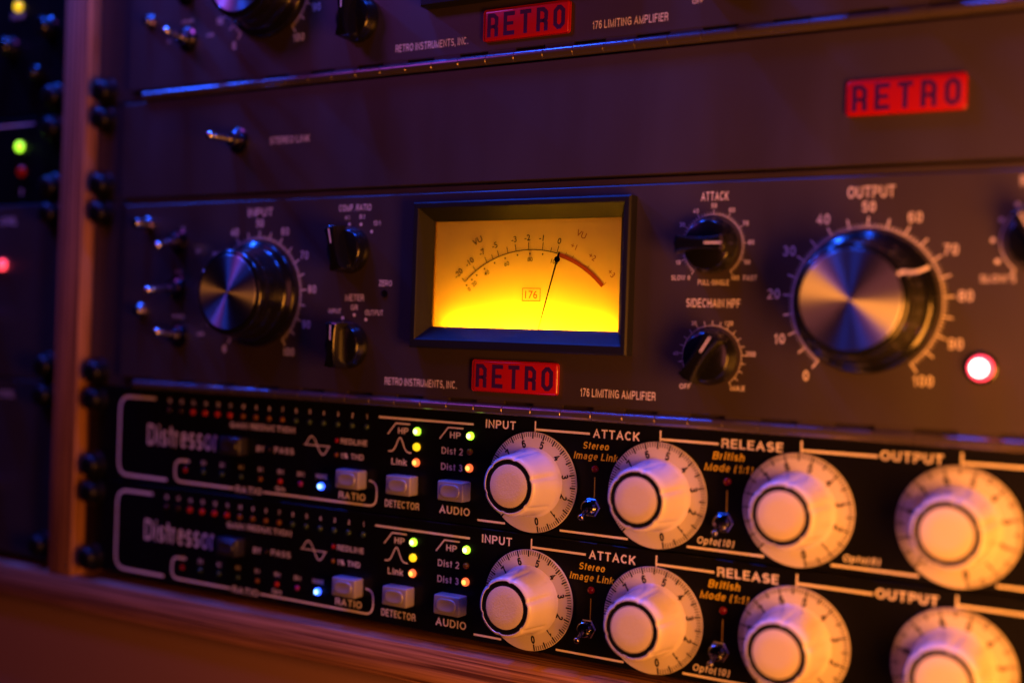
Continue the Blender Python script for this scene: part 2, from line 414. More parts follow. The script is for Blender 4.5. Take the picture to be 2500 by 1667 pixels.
W = {}                                   # world origin (mm) of each object
MESH = {}
def link(name, data, parent, at):
    o = bpy.data.objects.new(name, data); col.objects.link(o)
    at = Vector(at); W[o.name] = at
    if parent is not None:
        o.parent = parent; o.location = (at - W[parent.name])*S
    else: o.location = at*S
    return o
def mesh(name, mb, material, smooth_angle=40):
    me = bpy.data.meshes.new(name)
    me.from_pydata([(x*S, y*S, z*S) for x, y, z in mb.v], [], mb.f)
    me.polygons.foreach_set('use_smooth', mb.smooth)
    me.materials.append(material); me.update()
    if any(mb.smooth): me.set_sharp_from_angle(angle=R(smooth_angle))
    return me
def obj(name, mb, material, parent=None, at=(0, 0, 0)):
    """mb in the local frame of the origin `at`"""
    return link(name, mesh(name, mb, material), parent, at)
def objw(name, mb, material, parent):
    """mb in world mm; origin moved to its centre"""
    xs, ys, zs = zip(*mb.v)
    c = Vector(((min(xs)+max(xs))/2, (min(ys)+max(ys))/2, (min(zs)+max(zs))/2))
    mb.v = [tuple(Vector(v)-c) for v in mb.v]
    return link(name, mesh(name, mb, material), parent, c)
def again(src, parent, at, rotY=None):
    """copy of a part with its sub-parts, sharing mesh data"""
    o = src.copy(); col.objects.link(o); at = Vector(at); W[o.name] = at
    o.parent = parent; o.location = (at - W[parent.name])*S
    if rotY is not None: o.rotation_euler = (0, rotY, 0)
    for ch in src.children:
        c = ch.copy(); col.objects.link(c); c.parent = o; W[c.name] = at + (W[ch.name]-W[src.name])
    return o
def thing(name, label, cat, at, group=None):
    o = bpy.data.objects.new(name, None); col.objects.link(o); o.empty_display_size = 0.01
    o.location = Vector(at)*S; W[o.name] = Vector(at)
    o['label'] = label; o['category'] = cat
    if group: o['group'] = group
    return o
def copy_thing(src, label, shift):
    r = src.copy(); col.objects.link(r); r['label'] = label
    r.location = src.location + Vector(shift)*S; W[r.name] = W[src.name]+Vector(shift)
    def rec(a, b):
        for ch in a.children:
            c = ch.copy(); col.objects.link(c); c.parent = b; W[c.name] = W[ch.name]+Vector(shift)
            rec(ch, c)
    rec(src, r); return r

def word(parent, s, x0, x1, cz, h, y, material, name='printed_word', **kw):
    mb = MB(); textlr(mb, s, x0, x1, cz, h, y=y, **kw); return objw(name, mb, material, parent)
def wordc(parent, s, cx, cz, h, y, material, name='printed_word', **kw):
    mb = MB(); text(mb, s, cx, cz, h, y=y, **kw); return objw(name, mb, material, parent)

def plate(mb, x0, x1, y0, y1, z0, z1, hole=None, b=0.35):
    """panel with front face at y0 (chamfered edge) and an optional rectangular hole (hx0,hx1,hz0,hz1)"""
    if not hole: return box(mb, x0, x1, y0, y1, z0, z1, b)
    hx0, hx1, hz0, hz1 = hole
    def ring(y, i): return [(x0+i, y, z0+i), (x1-i, y, z0+i), (x1-i, y, z1-i), (x0+i, y, z1-i)]
    vs = [(hx0, y0, hz0), (hx1, y0, hz0), (hx1, y0, hz1), (hx0, y0, hz1)] + ring(y0, b) + ring(y0+b, 0) + ring(y1, 0) + [(hx0, y1, hz0), (hx1, y1, hz0), (hx1, y1, hz1), (hx0, y1, hz1)]
    fs = []
    for i in range(4):
        j = (i+1) % 4
        fs += [(4+i, 4+j, j, i), (8+i, 8+j, 4+j, 4+i), (12+i, 12+j, 8+j, 8+i), (12+j, 12+i, 16+i, 16+j), (i, j, 16+j, 16+i)]
    return mb.add(vs, fs)

def make_led(parent, at, material, core=None, r=1.62, h=1.6, name='indicator_light', label=None):
    mb = MB(); prof = [(r, 0), (r, -h*0.35)] + [(r*math.cos(R(a)), -h*0.35-h*0.65*math.sin(R(a))) for a in (20, 40, 60, 78)]
    lathe(mb, prof, 20)
    o = obj(name, mb, material, parent, at)
    if core:
        c = MB(); lathe(c, [(r*0.62, -h*1.01), (r*0.5, -h*1.06), (r*0.25, -h*1.12)], 16, closed_start=False)
        obj('glowing_core', c, core, o, at)
    if label: o['label'] = label
    return o

def rack_screw(parent, x, z, y=0.0):
    if 'screw' not in MESH:
        mb = MB(); lathe(mb, [(7.0, 0), (7.0, -1.0), (6.2, -1.9), (5.2, -2.2)], 32)
        lathe(mb, [(5.3, -1.5), (5.35, -4.6), (4.8, -6.0), (3.4, -6.8), (2.0, -7.0), (1.9, -5.8), (0.2, -5.7)], 32)
        MESH['screw'] = mesh('rack_screw', mb, M['screw'])
    return link('rack_screw', MESH['screw'], parent, (x, y, z))

# ------------------------------------------------------------------ wooden rack case (setting)
rack = thing('rack_case', 'wooden rack case with a plywood upright and bottom board framing the gear', 'rack', (-260, 0, -106))
mb = MB(); box(mb, -268.5, -251.9, -6.6, 160, -90.8, 330, 0.5, 2); objw('upright', mb, M['wood_v'], rack)
mb = MB(); box(mb, -560, 250, -6.9, 160, -106, -91, 0.7, 2); objw('bottom_board', mb, M['wood_h'], rack)
mb = MB(); box(mb, -251.6, 250, 70, 74, -90.8, 330); objw('dark_backing', mb, M['void'], rack)  # added black sheet, makes the gaps between units read as shade
mb = MB(); box(mb, -560, -268.9, 70, 74, -90.8, 330); objw('dark_backing', mb, M['void'], rack)  # same added black sheet behind the left bay
mb = MB(); box(mb, -560, 250, 1.5, 30, -420, -106.3); kick = objw('lower_front_panel', mb, M['kick'], None)
kick['label'] = 'smooth reddish brown panel below the plywood board'; kick['category'] = 'panel'; kick['kind'] = 'structure'

# ------------------------------------------------------------------ the two black compressors
XL, XR = -250.6, 232.0
PY = -0.07                                   # print lies this far proud of the black panel
ZC, ZD = 2.0, -22.82
comp = thing('compressor', 'upper of two black rack compressors with cream knobs, under the grey unit', 'compressor', (-9.3, 0, -42.3), 'pair of black compressors with cream knobs')
mb = MB(); plate(mb, XL, XR, 0, 3, -42.2, 1.75); objw('front_panel', mb, M['black'], comp)
mb = MB(); box(mb, XL+14, XR-14, 3, 60, -41.6, 1.2); objw('chassis', mb, M['void'], comp)
for x in (XL+6.6, XR-6.6):
    for z in (-4.9, -36.6): rack_screw(comp, x, z)

def marconi_knob():
    n = 144
    mb = MB()
    def mod(a, r, y):
        d = ((math.degrees(a)+12) % 60)-30
        g = math.exp(-(d/4.2)**2)
        f = min(1, max(0, (-y-4.0)/1.5))
        return 1-0.042*g*f
    prof = [(13.3, -1.6), (12.6, -2.4), (12.25, -3.4), (12.1, -5), (11.9, -8), (11.6, -12), (11.35, -15.5), (11.15, -17.2), (10.85, -17.9), (10.4, -18.3), (9.95, -18.45), (9.85, -18.3)]
    lathe(mb, prof, n, mod)
    k = obj('control_knob', mb, M['cream'], comp, (0, 0, ZD))
    mb = MB(); lathe(mb, [(18.6, -0.3), (19.0, -0.7), (19.0, -1.5), (18.9, -1.65), (18.7, -1.7)], 96)
    obj('dial', mb, M['dial'], k, (0, 0, ZD))
    mb = MB(); lathe(mb, [(9.9, -18.0), (9.8, -18.32), (7.9, -18.32), (7.9, -18.0)], 64, closed_start=False, closed_end=False); obj('ring', mb, M['ring'], k, (0, 0, ZD))
    mb = MB(); lathe(mb, [(7.92, -17.9), (7.92, -18.38), (7.7, -18.46), (4, -18.50), (0.2, -18.51)], 64); obj('cap_insert', mb, M['cap'], k, (0, 0, ZD))
    mb = MB(); y = -1.77
    for i in range(0, 101):
        a = R(-79+30.7*i/10)
        major = i % 5 == 0
        r0 = 16.5 if major else 17.15; wd = 0.60 if major else 0.30
        c, s_ = math.cos(a), math.sin(a)
        stroke(mb, [(r0*c, r0*s_), (18.85*c, 18.85*s_)], wd, y)
    for dgt in range(0, 11):
        a = -79+30.7*dgt
        text(mb, str(dgt), 14.7*math.cos(R(a)), 14.7*math.sin(R(a)), 3.0, y=y, bold=0.02, rot=a-90)
    obj('dial_markings', mb, M['dialprint'], k, (0, 0, ZD))
    return k
knob0 = marconi_knob()
for i in (1, 2, 3): again(knob0, comp, (51.2*i, 0, ZD))

# printed lines of the right half
def line(parent, pts, wd, material=None, name='printed_line', y=PY, close=False):
    mb = MB(); stroke(mb, pts, wd, y, close); return objw(name, mb, material or M['dprint'], parent)
def tee(x, x_end):
    mb = MB(); stroke(mb, [(x, 0.15), (x, -5.4)], 0.62, PY); stroke(mb, [(x+0.31, -3.0), (x_end, -3.0)], 0.85, PY)
    objw('printed_line', mb, M['dprint'], comp)
tee(0, 23.2); tee(51.5, 73.4); tee(102.7, 127.9); tee(153.8, 180)
wk = dict(y=PY, material=M['dprint'], bold=0.011)
word(comp, 'INPUT', -22.2, -8.6, -2.15, 3.2, **wk)
word(comp, 'ATTACK', 24.6, 43.3, -2.7, 3.2, **wk)
word(comp, 'RELEASE', 74.5, 96.4, -2.6, 3.2, **wk)
word(comp, 'OUTPUT', 128.7, 148.3, -2.5, 3.2, **wk)
wy = dict(y=PY, material=M['yprint'], bold=0.006, shear=0.2)
word(comp, 'Stereo', 20.7, 31.3, -7.3, 2.6, **wy)
word(comp, 'Image Link', 17.0, 35.0, -11.2, 2.6, **wy)
word(comp, 'British', 71.6, 83.0, -7.0, 2.7, **wy)
word(comp, 'Mode (1:1)', 68.7, 86.2, -11.1, 2.7, **wy)
wo = dict(y=PY, material=M['dprint'], bold=0.006, shear=0.2)
word(comp, 'Opto(10)', 66.8, 80.3, -36.9, 2.5, **wo)
word(comp, 'Opto(0)', 117.9, 129.8, -36.9, 2.3, **wo)
for a, b in ((-24.6, -12), (11.9, 40), (62.9, 91), (113.9, 142), (165.1, 190)): line(comp, [(a, -39.8), (b, -39.8)], 0.8)

def mini_toggle(x, lbl):
    line(comp, [(x+0.5, -18.8), (x+0.5, -26.4)], 0.33, M['yprint'])
    make_led(comp, (x+0.55, 0, -15.7), M['l_red'], None, 1.35, 1.5, label=lbl)
    z = -29.7
    mb = MB(); hexp = []
    lathe(mb, [(3.75, 0), (3.75, -1.5), (3.3, -1.9)], 6, smooth=False)
    t = obj('toggle_switch', mb, M['nickel'], comp, (x, 0, z))
    mb = MB(); lathe(mb, [(2.75, -1.6), (2.75, -3.2), (2.55, -3.4), (2.75, -3.7), (2.75, -4.2), (2.45, -4.5), (1.7, -4.3), (1.5, -3.4)], 32)
    obj('threaded_collar', mb, M['nickel'], t, (x, 0, z))
    mb = MB(); tube(mb, (0, -3.2, 0), (0.0, -8.9, -2.8), 0.75, 0.85, 16, ball=1.20)
    obj('lever', mb, M['nickel'], t, (x, 0, z))
mini_toggle(25.4, None); mini_toggle(76.6, None)

# detector and audio columns
line(comp, [(-74.1, -2.9), (-27.8, -2.9)], 0.85)
def hp_icon(x0):
    line(comp, [(x0, -9.6), (x0+3.9, -4.9), (x0+11.1, -4.9)], 0.55, name='filter_symbol')
hp_icon(-69.3); hp_icon(-43.6)
wordc(comp, 'HP', -61.6, -7.75, 2.5, width=5.1, **wk)
wordc(comp, 'HP', -36.2, -7.75, 2.5, width=5.1, **wk)
bell = [(-68.8+11.6*i/24, -16.4+5.8*math.exp(-(((i-12)/12*5.8)/2.15)**2)) for i in range(25)]
line(comp, bell, 0.55, name='bell_curve_symbol')
wn = dict(y=PY, material=M['dprint'], bold=0.006)
word(comp, 'Link', -67.0, -59.3, -20.4, 2.6, **wn)
word(comp, 'Dist 2', -42.5, -32.4, -14.1, 2.7, **wn)
word(comp, 'Dist 3', -42.5, -32.4, -20.4, 2.7, **wn)
word(comp, 'DETECTOR', -69.6, -52.5, -37.6, 2.9, **wn)
word(comp, 'AUDIO', -42.6, -28.2, -37.3, 3.1, **wk)
make_led(comp, (-54.5, 0, -7.5), M['l_green'], M['l_core_g'], label='lit green indicator light')
make_led(comp, (-54.5, 0, -13.73), M['l_yellow'], label='lit yellow indicator light')
make_led(comp, (-54.5, 0, -19.97), M['l_orange'], M['l_core_o'], label='lit orange indicator light')
make_led(comp, (-29.0, 0, -7.5), M['l_green'], M['l_core_g'], label='lit green indicator light')
make_led(comp, (-29.0, 0, -13.72), M['l_amber'], r=1.25, label='unlit amber indicator light')
make_led(comp, (-29.0, 0, -20.04), M['l_orange'], M['l_core_o'], label='lit orange indicator light')

def push_button(cx, cz, material, lbl=None):
    mb = MB(); w_, h_, d_ = 6.1, 3.9, 6.0
    # body with a chamfered front and an oval dish
    box(mb, -w_, w_, -d_+0.0, 0, -h_, h_, 0.75, 3)
    o = obj('push_button', mb, material, comp, (cx, 0, cz))
    mb = MB(); n = 40; pr = []
    def sup(a, rx, rz): c, s_ = math.cos(a), math.sin(a); return (rx*math.copysign(abs(c)**0.62, c), rz*math.copysign(abs(s_)**0.72, s_))
    rings = [(4.6, 2.75, -d_-0.02), (4.3, 2.5, -d_-0.42), (3.9, 2.15, -d_-0.5), (3.0, 1.5, -d_-0.38), (1.2, 0.6, -d_-0.3)]
    vs = []; fs = []
    for rx, rz, y in rings:
        for k in range(n):
            q = sup(2*math.pi*k/n, rx, rz); vs.append((q[0], y, q[1]))
    for i in range(len(rings)-1):
        for k in range(n): fs.append((i*n+k, (i+1)*n+k, (i+1)*n+(k+1) % n, i*n+(k+1) % n))
    fs.append(tuple(reversed(range((len(rings)-1)*n, len(rings)*n))))
    mb.add(vs, fs, True); obj('finger_pad', mb, material, o, (cx, 0, cz))
    if lbl: o['label'] = lbl
push_button(-85.2, -29.1, M['button']); push_button(-59.2, -29.2, M['button']); push_button(-34.0, -29.1, M['button'])
push_button(-151.6, -20.4, M['button_dark'], 'bypass button, darker than the others')

# left half
def rounded(pts, r):
    """polyline with rounded inner corners"""
    out = [pts[0]]
    for i in range(1, len(pts)-1):
        p = Vector(pts[i]); a = (Vector(pts[i-1])-p).normalized(); b = (Vector(pts[i+1])-p).normalized()
        for k in range(7):
            t = k/6; q = p+a*r*(1-t)**2+b*r*t**2; out.append((q.x, q.y))
    out.append(pts[-1]); return out
line(comp, rounded([(-204.4, -2.6), (-228.3, -2.6), (-228.3, -39.6), (-195.5, -39.6)], 6.5), 1.25, name='printed_bracket')
line(comp, rounded([(-181.5, -29.9), (-190.4, -29.9), (-190.4, -39.6), (-153.4, -39.6)], 4), 1.0, name='printed_bracket')
line(comp, rounded([(-135.8, -39.6), (-74.0, -39.6), (-74.0, -29.4), (-78.2, -29.4)], 4), 0.85, name='printed_bracket')
word(comp, 'Distressor', -209.0, -164.0, -19.3, 9.6, PY, M['dprint'], bold=-0.002)
word(comp, 'GAIN REDUCTION', -156.8, -119.0, -11.5, 2.5, PY, M['dprint'], bold=0.008)
word(comp, 'BY', -140.6, -136.2, -20.9, 2.5, PY, M['dprint'], bold=0.008)
word(comp, 'PASS', -130.2, -119.2, -20.7, 2.6, PY, M['dprint'], bold=0.008)
make_led(comp, (-133.0, 0, -20.8), M['l_dark'], None, 0.9, 0.9)
xs16 = [-195.3+(115.1/15)*i for i in range(16)]
for i, x in enumerate(xs16):
    nn = 16-i; nn_s = str(nn) if nn > 10 else str(nn)
    wordc(comp, nn_s, x, -3.05, 1.9, PY, M['dprint'], name='printed_number', bold=0.010)
    mt = M['l_dark'] if nn > 14 else M['l_redglow'] if nn > 10 else M['l_amber'] if nn > 6 else M['l_greenoff']
    make_led(comp, (x, 0, -7.35), mt, None, 1.25, 1.3, label=('unlit dark' if nn > 14 else 'faintly glowing red' if nn > 10 else 'unlit amber' if nn > 6 else 'unlit green')+' indicator light')
sine = [(-112.6+12.6*i/28, -17.0+3.7*math.sin(2*math.pi*i/28)) for i in range(29)]
mb = MB(); stroke(mb, sine, 0.5, PY); stroke(mb, [(-113.6, -17.0), (-99.2, -17.0)], 0.4, PY-0.03); objw('sine_wave_symbol', mb, M['dprint'], comp)
make_led(comp, (-95.7, 0, -14.1), M['l_red'], None, 1.0, 1.1)
make_led(comp, (-95.7, 0, -20.1), M['l_amber'], None, 1.0, 1.1)
word(comp, 'REDLINE', -93.7, -79.7, -14.2, 2.3, **wn)
word(comp, '1% THD', -93.3, -81.3, -20.2, 2.3, **wn)
for i, s_ in enumerate(('1:1', '2:1', '3:1', '4:1', '6:1', '10:1', '20:1', 'NUKE')):
    x = -183.9+11.5*i
    wordc(comp, s_, x, -29.85, 1.9, PY-0.04 if i == 0 else PY, M['yprint'] if i == 0 else M['dprint'], name='printed_number', bold=0.008)
    mt, core = ((M['l_red'], None), (M['l_greenoff'], None), (M['l_greenoff'], None), (M['l_greenoff'], None), (M['l_amber'], None), (M['l_redglow'], None), (M['l_mag'], None), (M['l_blue'], M['l_core_b']))[i]
    make_led(comp, (x+0.15, 0, -34.0), mt, core, 1.5 if i == 7 else 1.15, 1.6 if i == 7 else 1.2, label='lit bright blue indicator light' if i == 7 else None)
wordc(comp, 'Opto', -126.2, -37.2, 2.0, PY, M['dprint'], bold=0.006, shear=0.15)
word(comp, 'RATIO', -152.3, -136.8, -39.6, 2.9, **wn)
word(comp, 'RATIO', -93.8, -79.7, -36.6, 2.9, **wk)
comp2 = copy_thing(comp, 'lower of two black rack compressors with cream knobs, just above the plywood board', (0, 0, -44.45))

for k_, o_ in enumerate([o for o in comp2.children if o.name.startswith('control_knob')]):
    o_.rotation_euler = (0, R((-0.6, 1.1, -1.4, 0.9)[k_ % 4]), 0)

# ------------------------------------------------------------------ grey limiting amplifiers
YR = -2.5                                    # front of the hinged grey door
def c(x, z, Y=YR):                           # a point read off at y=0 moved to the plane Y along its sight line
    k = -Y/394.414
    return x+(227.18-x)*k, z+(31.59-z)*k
amp = thing('limiting_amplifier', 'middle grey limiting amplifier with its glowing amber meter in full view', 'amplifier', (-9.3, 0, 2.1), 'grey limiting amplifiers')
HOLE = (-51, 37, 29.4, 80.2)
mb = MB(); plate(mb, -226.5, 208, YR, YR+2.2, 6.9, 87.7, HOLE, 0.4); objw('door', mb, M['grey'], amp)
mb = MB(); plate(mb, XL, XR, 0.0, 3, 2.1, 90.4, HOLE); objw('chassis', mb, M['grey'], amp)
mb = MB(); box(mb, -226.5, 208, YR+0.9, -0.05, 87.8, 90.3, 0.3); objw('door_top_rail', mb, M['grey'], amp)
mb = MB(); plate(mb, -229.5, 211, YR, -0.1, 91.2, 135.6, None, 0.3); objw('upper_panel', mb, M['grey'], amp)
mb = MB(); plate(mb, XL, XR, 0.0, 3, 90.9, 136.2); objw('upper_bracket', mb, M['grey'], amp)
for x in (XL+6.6, XR-6.6):
    for z in (8.3, 84.6, 98.0, 129.8): rack_screw(amp, x, z)
# hinge
hy = -2.35
mbk = MB(); n = 20; L_ = 12.56; r = 2.05
prof = [(r-0.12, L_/2), (r, L_/2-0.12), (r, -L_/2+0.12), (r-0.12, -L_/2)]
lathe(mbk, prof, n); mbk.xform(Matrix.Rotation(R(90), 4, 'Z'))
kn = mesh('hinge_knuckle', mbk, M['hinge'])
mbl = MB(); box(mbl, -6.2, 6.2, YR-hy+0.12, YR-hy+1.4, 1.9, 3.4); leaf = mesh('hinge_leaf', mbl, M['grey'])
i0 = -17
for i in range(i0, 17):
    x = 6.35+12.7*i
    if x < -220: continue
    k = link('hinge_knuckle', kn, amp, (x, hy, 3.75))
    if i % 2 == 0: link('hinge_leaf', leaf, k, (x, hy, 3.75))
# small prints
PR = YR-0.07
wp = dict(y=PR, material=M['print'])
def wr(s, x0, x1, z, h, **kw):
    a, zz = c(x0, z); b, _ = c(x1, z)
    d = dict(wp); d.update(kw); return word(amp, s, a, b, zz, h, **d)
def wc(s, x, z, h, **kw):
    a, zz = c(x, z); d = dict(wp); d.update(kw); return wordc(amp, s, a, zz, h, **d)
wr('RETRO INSTRUMENTS, INC.', -71.7, -36.3, 12.0, 3.0, bold=0.003)
wr('176 LIMITING AMPLIFIER', 18.7, 49.0, 12.1, 3.0, bold=0.003)
wr('STEREO LINK', -138.7, -116.0, 113.7, 3.0)
wr('INPUT', -150.2, -135.6, 82.6, 3.6)
wr('OUTPUT', 115.2, 130.5, 82.6, 3.8)
wr('ATTACK', 63.9, 74.0, 82.9, 3.1, bold=0.004)
wr('SIDECHAIN HPF', 59.6, 79.6, 45.7, 3.0, bold=0.002)
wr('RELEASE', 168.0, 181.0, 84.4, 3.1)
wr('COMP. RATIO', -98.6, -81.6, 83.2, 2.7)
wr('METER', -93.6, -83.9, 45.8, 2.7)
wc('GR', -88.8, 41.7, 2.2); wc('INPUT', -99.2, 40.0, 1.9, width=6.6); wc('OUTPUT', -78.4, 39.7, 2.2, width=9.3)
wr('ZERO', -76.3, -69.7, 51.9, 2.4)
wc('4:1', -94.0, 79.2, 1.7); wc('8:1', -86.1, 79.4, 1.9); wc('12:1', -78.4, 76.6, 1.9)
wc('SLOW', 56.2, 54.5, 1.8, width=5.2); wc('FAST', 82.8, 54.5, 1.8, width=4.8); wr('PULL-SINGLE', 63.7, 75.2, 52.9, 1.9)
wc('OFF', 60.2, 16.3, 1.8); wc('MAX', 79.6, 16.6, 1.9); wc('20', 62.8, 38.6, 1.4); wc('120', 75.7, 38.8, 1.6); wc('200', 83.9, 28.5, 1.7); wc('45', 56.2, 27.8, 1.4)
wc('SLOW 5', 162.4, 54.5, 2.2)
for s_, x, z in (('IN', -190, 76.6), ('LINK', -177, 28.4), ('OUT', -192, 56.5), ('POWER', -191.5, 36.0), ('HI', -203.5, 28), ('LO', -180, 66)): wc(s_, x, z, 1.6)
def dots(pts, r_):
    mb = MB()
    for x, z in pts: a, b = c(x, z); disc(mb, a, b, r_, PR, 14)
    return objw('position_dots', mb, M['print'], amp)
dots([(-92.8, 76.4), (-86.7, 76.2), (-81.0, 73.1)], 0.62)
dots([(-94.8, 37.2), (-88.7, 38.6), (-82.5, 36.8)], 0.68)
dots([(162.2, 59.8), (160.7, 66.4), (163.0, 72.6), (167.4, 77.2)], 0.75)
x, z = c(-73.2, 47.6)
mb = MB(); lathe(mb, [(1.55, YR-0.02), (1.55, YR-0.25), (1.1, YR-0.25), (1.1, YR-0.05)], 20, closed_start=False, closed_end=True, cx=0, cz=0)
obj('zero_adjust_hole', mb, M['screw'], amp, (x, 0, z))

def scale(cx, cz, r0, r1, r2, step, wd, lab=None, rl=0, hl=0, majors=(5, 10), a0=232.5, a1=-52.5, wm=None, bold=0.0):
    mb = MB()
    for i in range(0, 101, step):
        a = R(a0+(a1-a0)*i/100); mj = i % 10 == 0 or (5 in majors and i % 5 == 0)
        rr = r2 if mj else r1; c_, s_ = math.cos(a), math.sin(a)
        stroke(mb, [(cx+r0*c_, cz+r0*s_), (cx+rr*c_, cz+rr*s_)], (wm or wd*1.3) if mj else wd, PR)
    stroke(mb, arc(cx, cz, r0, a0, a1, 60), wd*1.1, PR-0.03)
    objw('scale_ticks', mb, M['print'], amp)
    if lab:
        mb = MB()
        for v in lab:
            a = a0+(a1-a0)*v/100
            text(mb, str(v), cx+rl*math.cos(R(a)), cz+rl*math.sin(R(a)), hl, y=PR, bold=bold)
        objw('scale_numbers', mb, M['print'], amp)
OUTC = (122.95, 46.6); INC = (-140.6, 46.6)
for cc in (OUTC, INC):
    scale(cc[0], cc[1], 24.3, 25.5, 27.6, 1, 0.26, list(range(0, 101, 10)), 30.9, 3.4, wm=0.5)
ATC = (69.8, 65.4); SCC = (70.7, 27.0); CRC = (-89.2, 65.3); MTC = (-88.4, 26.0); REC = (174.6, 66.0)
scale(*ATC, 10.9, 11.8, 12.5, 2, 0.16, [0, 10, 30, 40, 50, 60, 70, 80, 90, 100], 13.9, 1.6)
scale(*SCC, 10.9, 11.8, 12.5, 5, 0.16)
scale(*REC, 11.3, 11.5, 13.6, 100, 0.3)

def big_knob(cc, ang):
    """black skirted knob with a spun aluminium cap and a white pointer line at ang degrees"""
    y0 = YR
    prof = [(22.6, -0.3), (23.1, -0.8), (23.1, -2.6), (22.7, -3.3), (21.2, -4.1), (20.2, -4.8), (19.6, -6), (18.9, -9), (18.6, -11.0), (18.2, -11.6), (18.2, -12.4), (18.5, -13), (18.35, -16.5), (18.0, -17.6), (17.2, -18.3), (16.4, -18.5), (16.2, -18.3)]
    mb = MB(); lathe(mb, prof, 128); k = obj('skirted_knob', mb, M['phen'], amp, (cc[0], y0, cc[1]))
    mb = MB(); lathe(mb, [(16.0, -18.0), (16.0, -18.5), (15.7, -18.65), (8, -18.66), (0.05, -18.67)], 96, closed_start=False, closed_end=False)
    mb.smooth = [False]*len(mb.smooth)
    obj('aluminium_cap', mb, M['spun'], k, (cc[0], y0, cc[1]))
    mb = MB(); a = R(ang); t = Vector((-math.sin(a), 0, math.cos(a)))*0.55; rad = Vector((math.cos(a), 0, math.sin(a)))
    P_ = [rad*(r_+0.06)+Vector((0, y-0.06, 0)) for r_, y in prof[2:16]]
    vs = [p+t for p in P_]+[p-t for p in P_]; nn = len(P_)
    mb.add(vs, [(i, i+1, nn+i+1, nn+i) for i in range(nn-1)], True)
    obj('pointer_line', mb, M['print'], k, (cc[0], y0, cc[1]))
big_knob(OUTC, 29); big_knob(INC, 148)

def bar_knob(cc, ang, lbl=None):
    """round base with a raised grip bar; indicator points at ang degrees"""
    mb = MB(); lathe(mb, [(9.3, -0.2), (9.7, -0.6), (9.7, -2.8), (9.3, -3.6), (8.7, -5.0), (8.4, -6.0), (7.8, -6.4)], 64)
    k = obj('pointer_knob', mb, M['phen'], amp, (cc[0], YR, cc[1]))
    # grip bar: long axis local x, waisted sides, rounded ends
    g = MB(); n = 9; ys = [(-5.5, 1.0), (-8, 0.99), (-11.8, 0.965), (-12.6, 0.94), (-13.0, 0.88)]
    out = []
    for i in range(n):                                    # +w side from -L to L
        u = -1+2*i/(n-1); out.append((9.3*u*0.98, 2.3+1.0*u*u))
    endc = [(9.55, 1.2), (9.65, 0), (9.55, -1.2)]
    ring_ = out+endc+[(-x, -w_) for x, w_ in out]+[(-x, -w_) for x, w_ in endc]
    m_ = len(ring_); vs = []; fs = []
    for y, s_ in ys:
        e = (1-s_)*9.0
        for (a_, b_) in ring_:
            L2 = math.hypot(a_, b_) or 1
            vs.append((a_-a_/10*e, y, b_-math.copysign(min(abs(b_), e), b_)*0.8))
    for i in range(len(ys)-1):
        for q in range(m_): fs.append((i*m_+q, i*m_+(q+1) % m_, (i+1)*m_+(q+1) % m_, (i+1)*m_+q))
    fs.append(tuple(range((len(ys)-1)*m_, len(ys)*m_)))
    g.add(vs, fs, True)
    g.xform(Matrix.Rotation(-R(ang), 4, 'Y'))
    bm = bmesh.new(); me = mesh('grip_bar', g, M['phen'], 38); bm.from_mesh(me); bmesh.ops.recalc_face_normals(bm, faces=bm.faces[:]); bm.to_mesh(me); bm.free()
    link('grip_bar', me, k, (cc[0], YR, cc[1]))
    mb = MB(); stroke(mb, [(2.0, 0), (8.1, 0)], 0.6, -13.06); mb.xform(Matrix.Rotation(-R(ang), 4, 'Y'))
    obj('pointer_line', mb, M['print'], k, (cc[0], YR, cc[1]))
bar_knob(CRC, 103); bar_knob(MTC, 90); bar_knob(ATC, 0); bar_knob(SCC, 57); bar_knob(REC, 120)

def toggle(base, tip, yb=YR):
    """bat handle toggle; base (x,z) on the panel, tip (x,y,z)"""
    mb = MB(); lathe(mb, [(5.6, 0), (5.6, -0.7), (5.3, -0.9)], 32); lathe(mb, [(4.4, -0.6), (4.4, -2.6), (4.0, -2.9)], 6, smooth=False)
    t = obj('toggle_switch', mb, M['nickel'], amp, (base[0], yb, base[1]))
    mb = MB(); lathe(mb, [(3.1, -2.5), (3.1, -4.6), (2.8, -5.2), (2.0, -5.3), (1.6, -4.6)], 32); obj('threaded_collar', mb, M['nickel'], t, (base[0], yb, base[1]))
    mb = MB(); tube(mb, (0, -4.4, 0), (tip[0]-base[0], tip[1]-yb, tip[2]-base[1]), 1.3, 1.65, 20, ball=2.1)
    obj('lever', mb, M['chrome'], t, (base[0], yb, base[1]))
def true(x, z, Y): return c(x, z, Y)
def tog(bx, bz, tx, tz, Y):
    b = c(bx, bz); q = c(tx, tz, Y); toggle(b, (q[0], Y, q[1]))
tog(-157.1, 114.7, -174.9, 118.2, -18.0)
tog(-192.6, 70.3, -206.3, 68.7, -15.0)
tog(-192.6, 49.0, -212.0, 47.8, -18.0)
tog(-190.6, 27.4, -205.0, 28.4, -15.5)
def fastener(x, z, L2):
    a, b = c(x, z)
    mb = MB(); lathe(mb, [(3.6, 0), (3.6, -1.2), (3.0, -1.8), (2.6, -2.2), (2.6, -L2+1), (2.0, -L2), (0.3, -L2-0.2)], 28); obj('door_fastener', mb, M['thumb'], amp, (a, YR, b))
fastener(-212.5, 78.5, 9.0); fastener(-215.5, 38.2, 3.6)

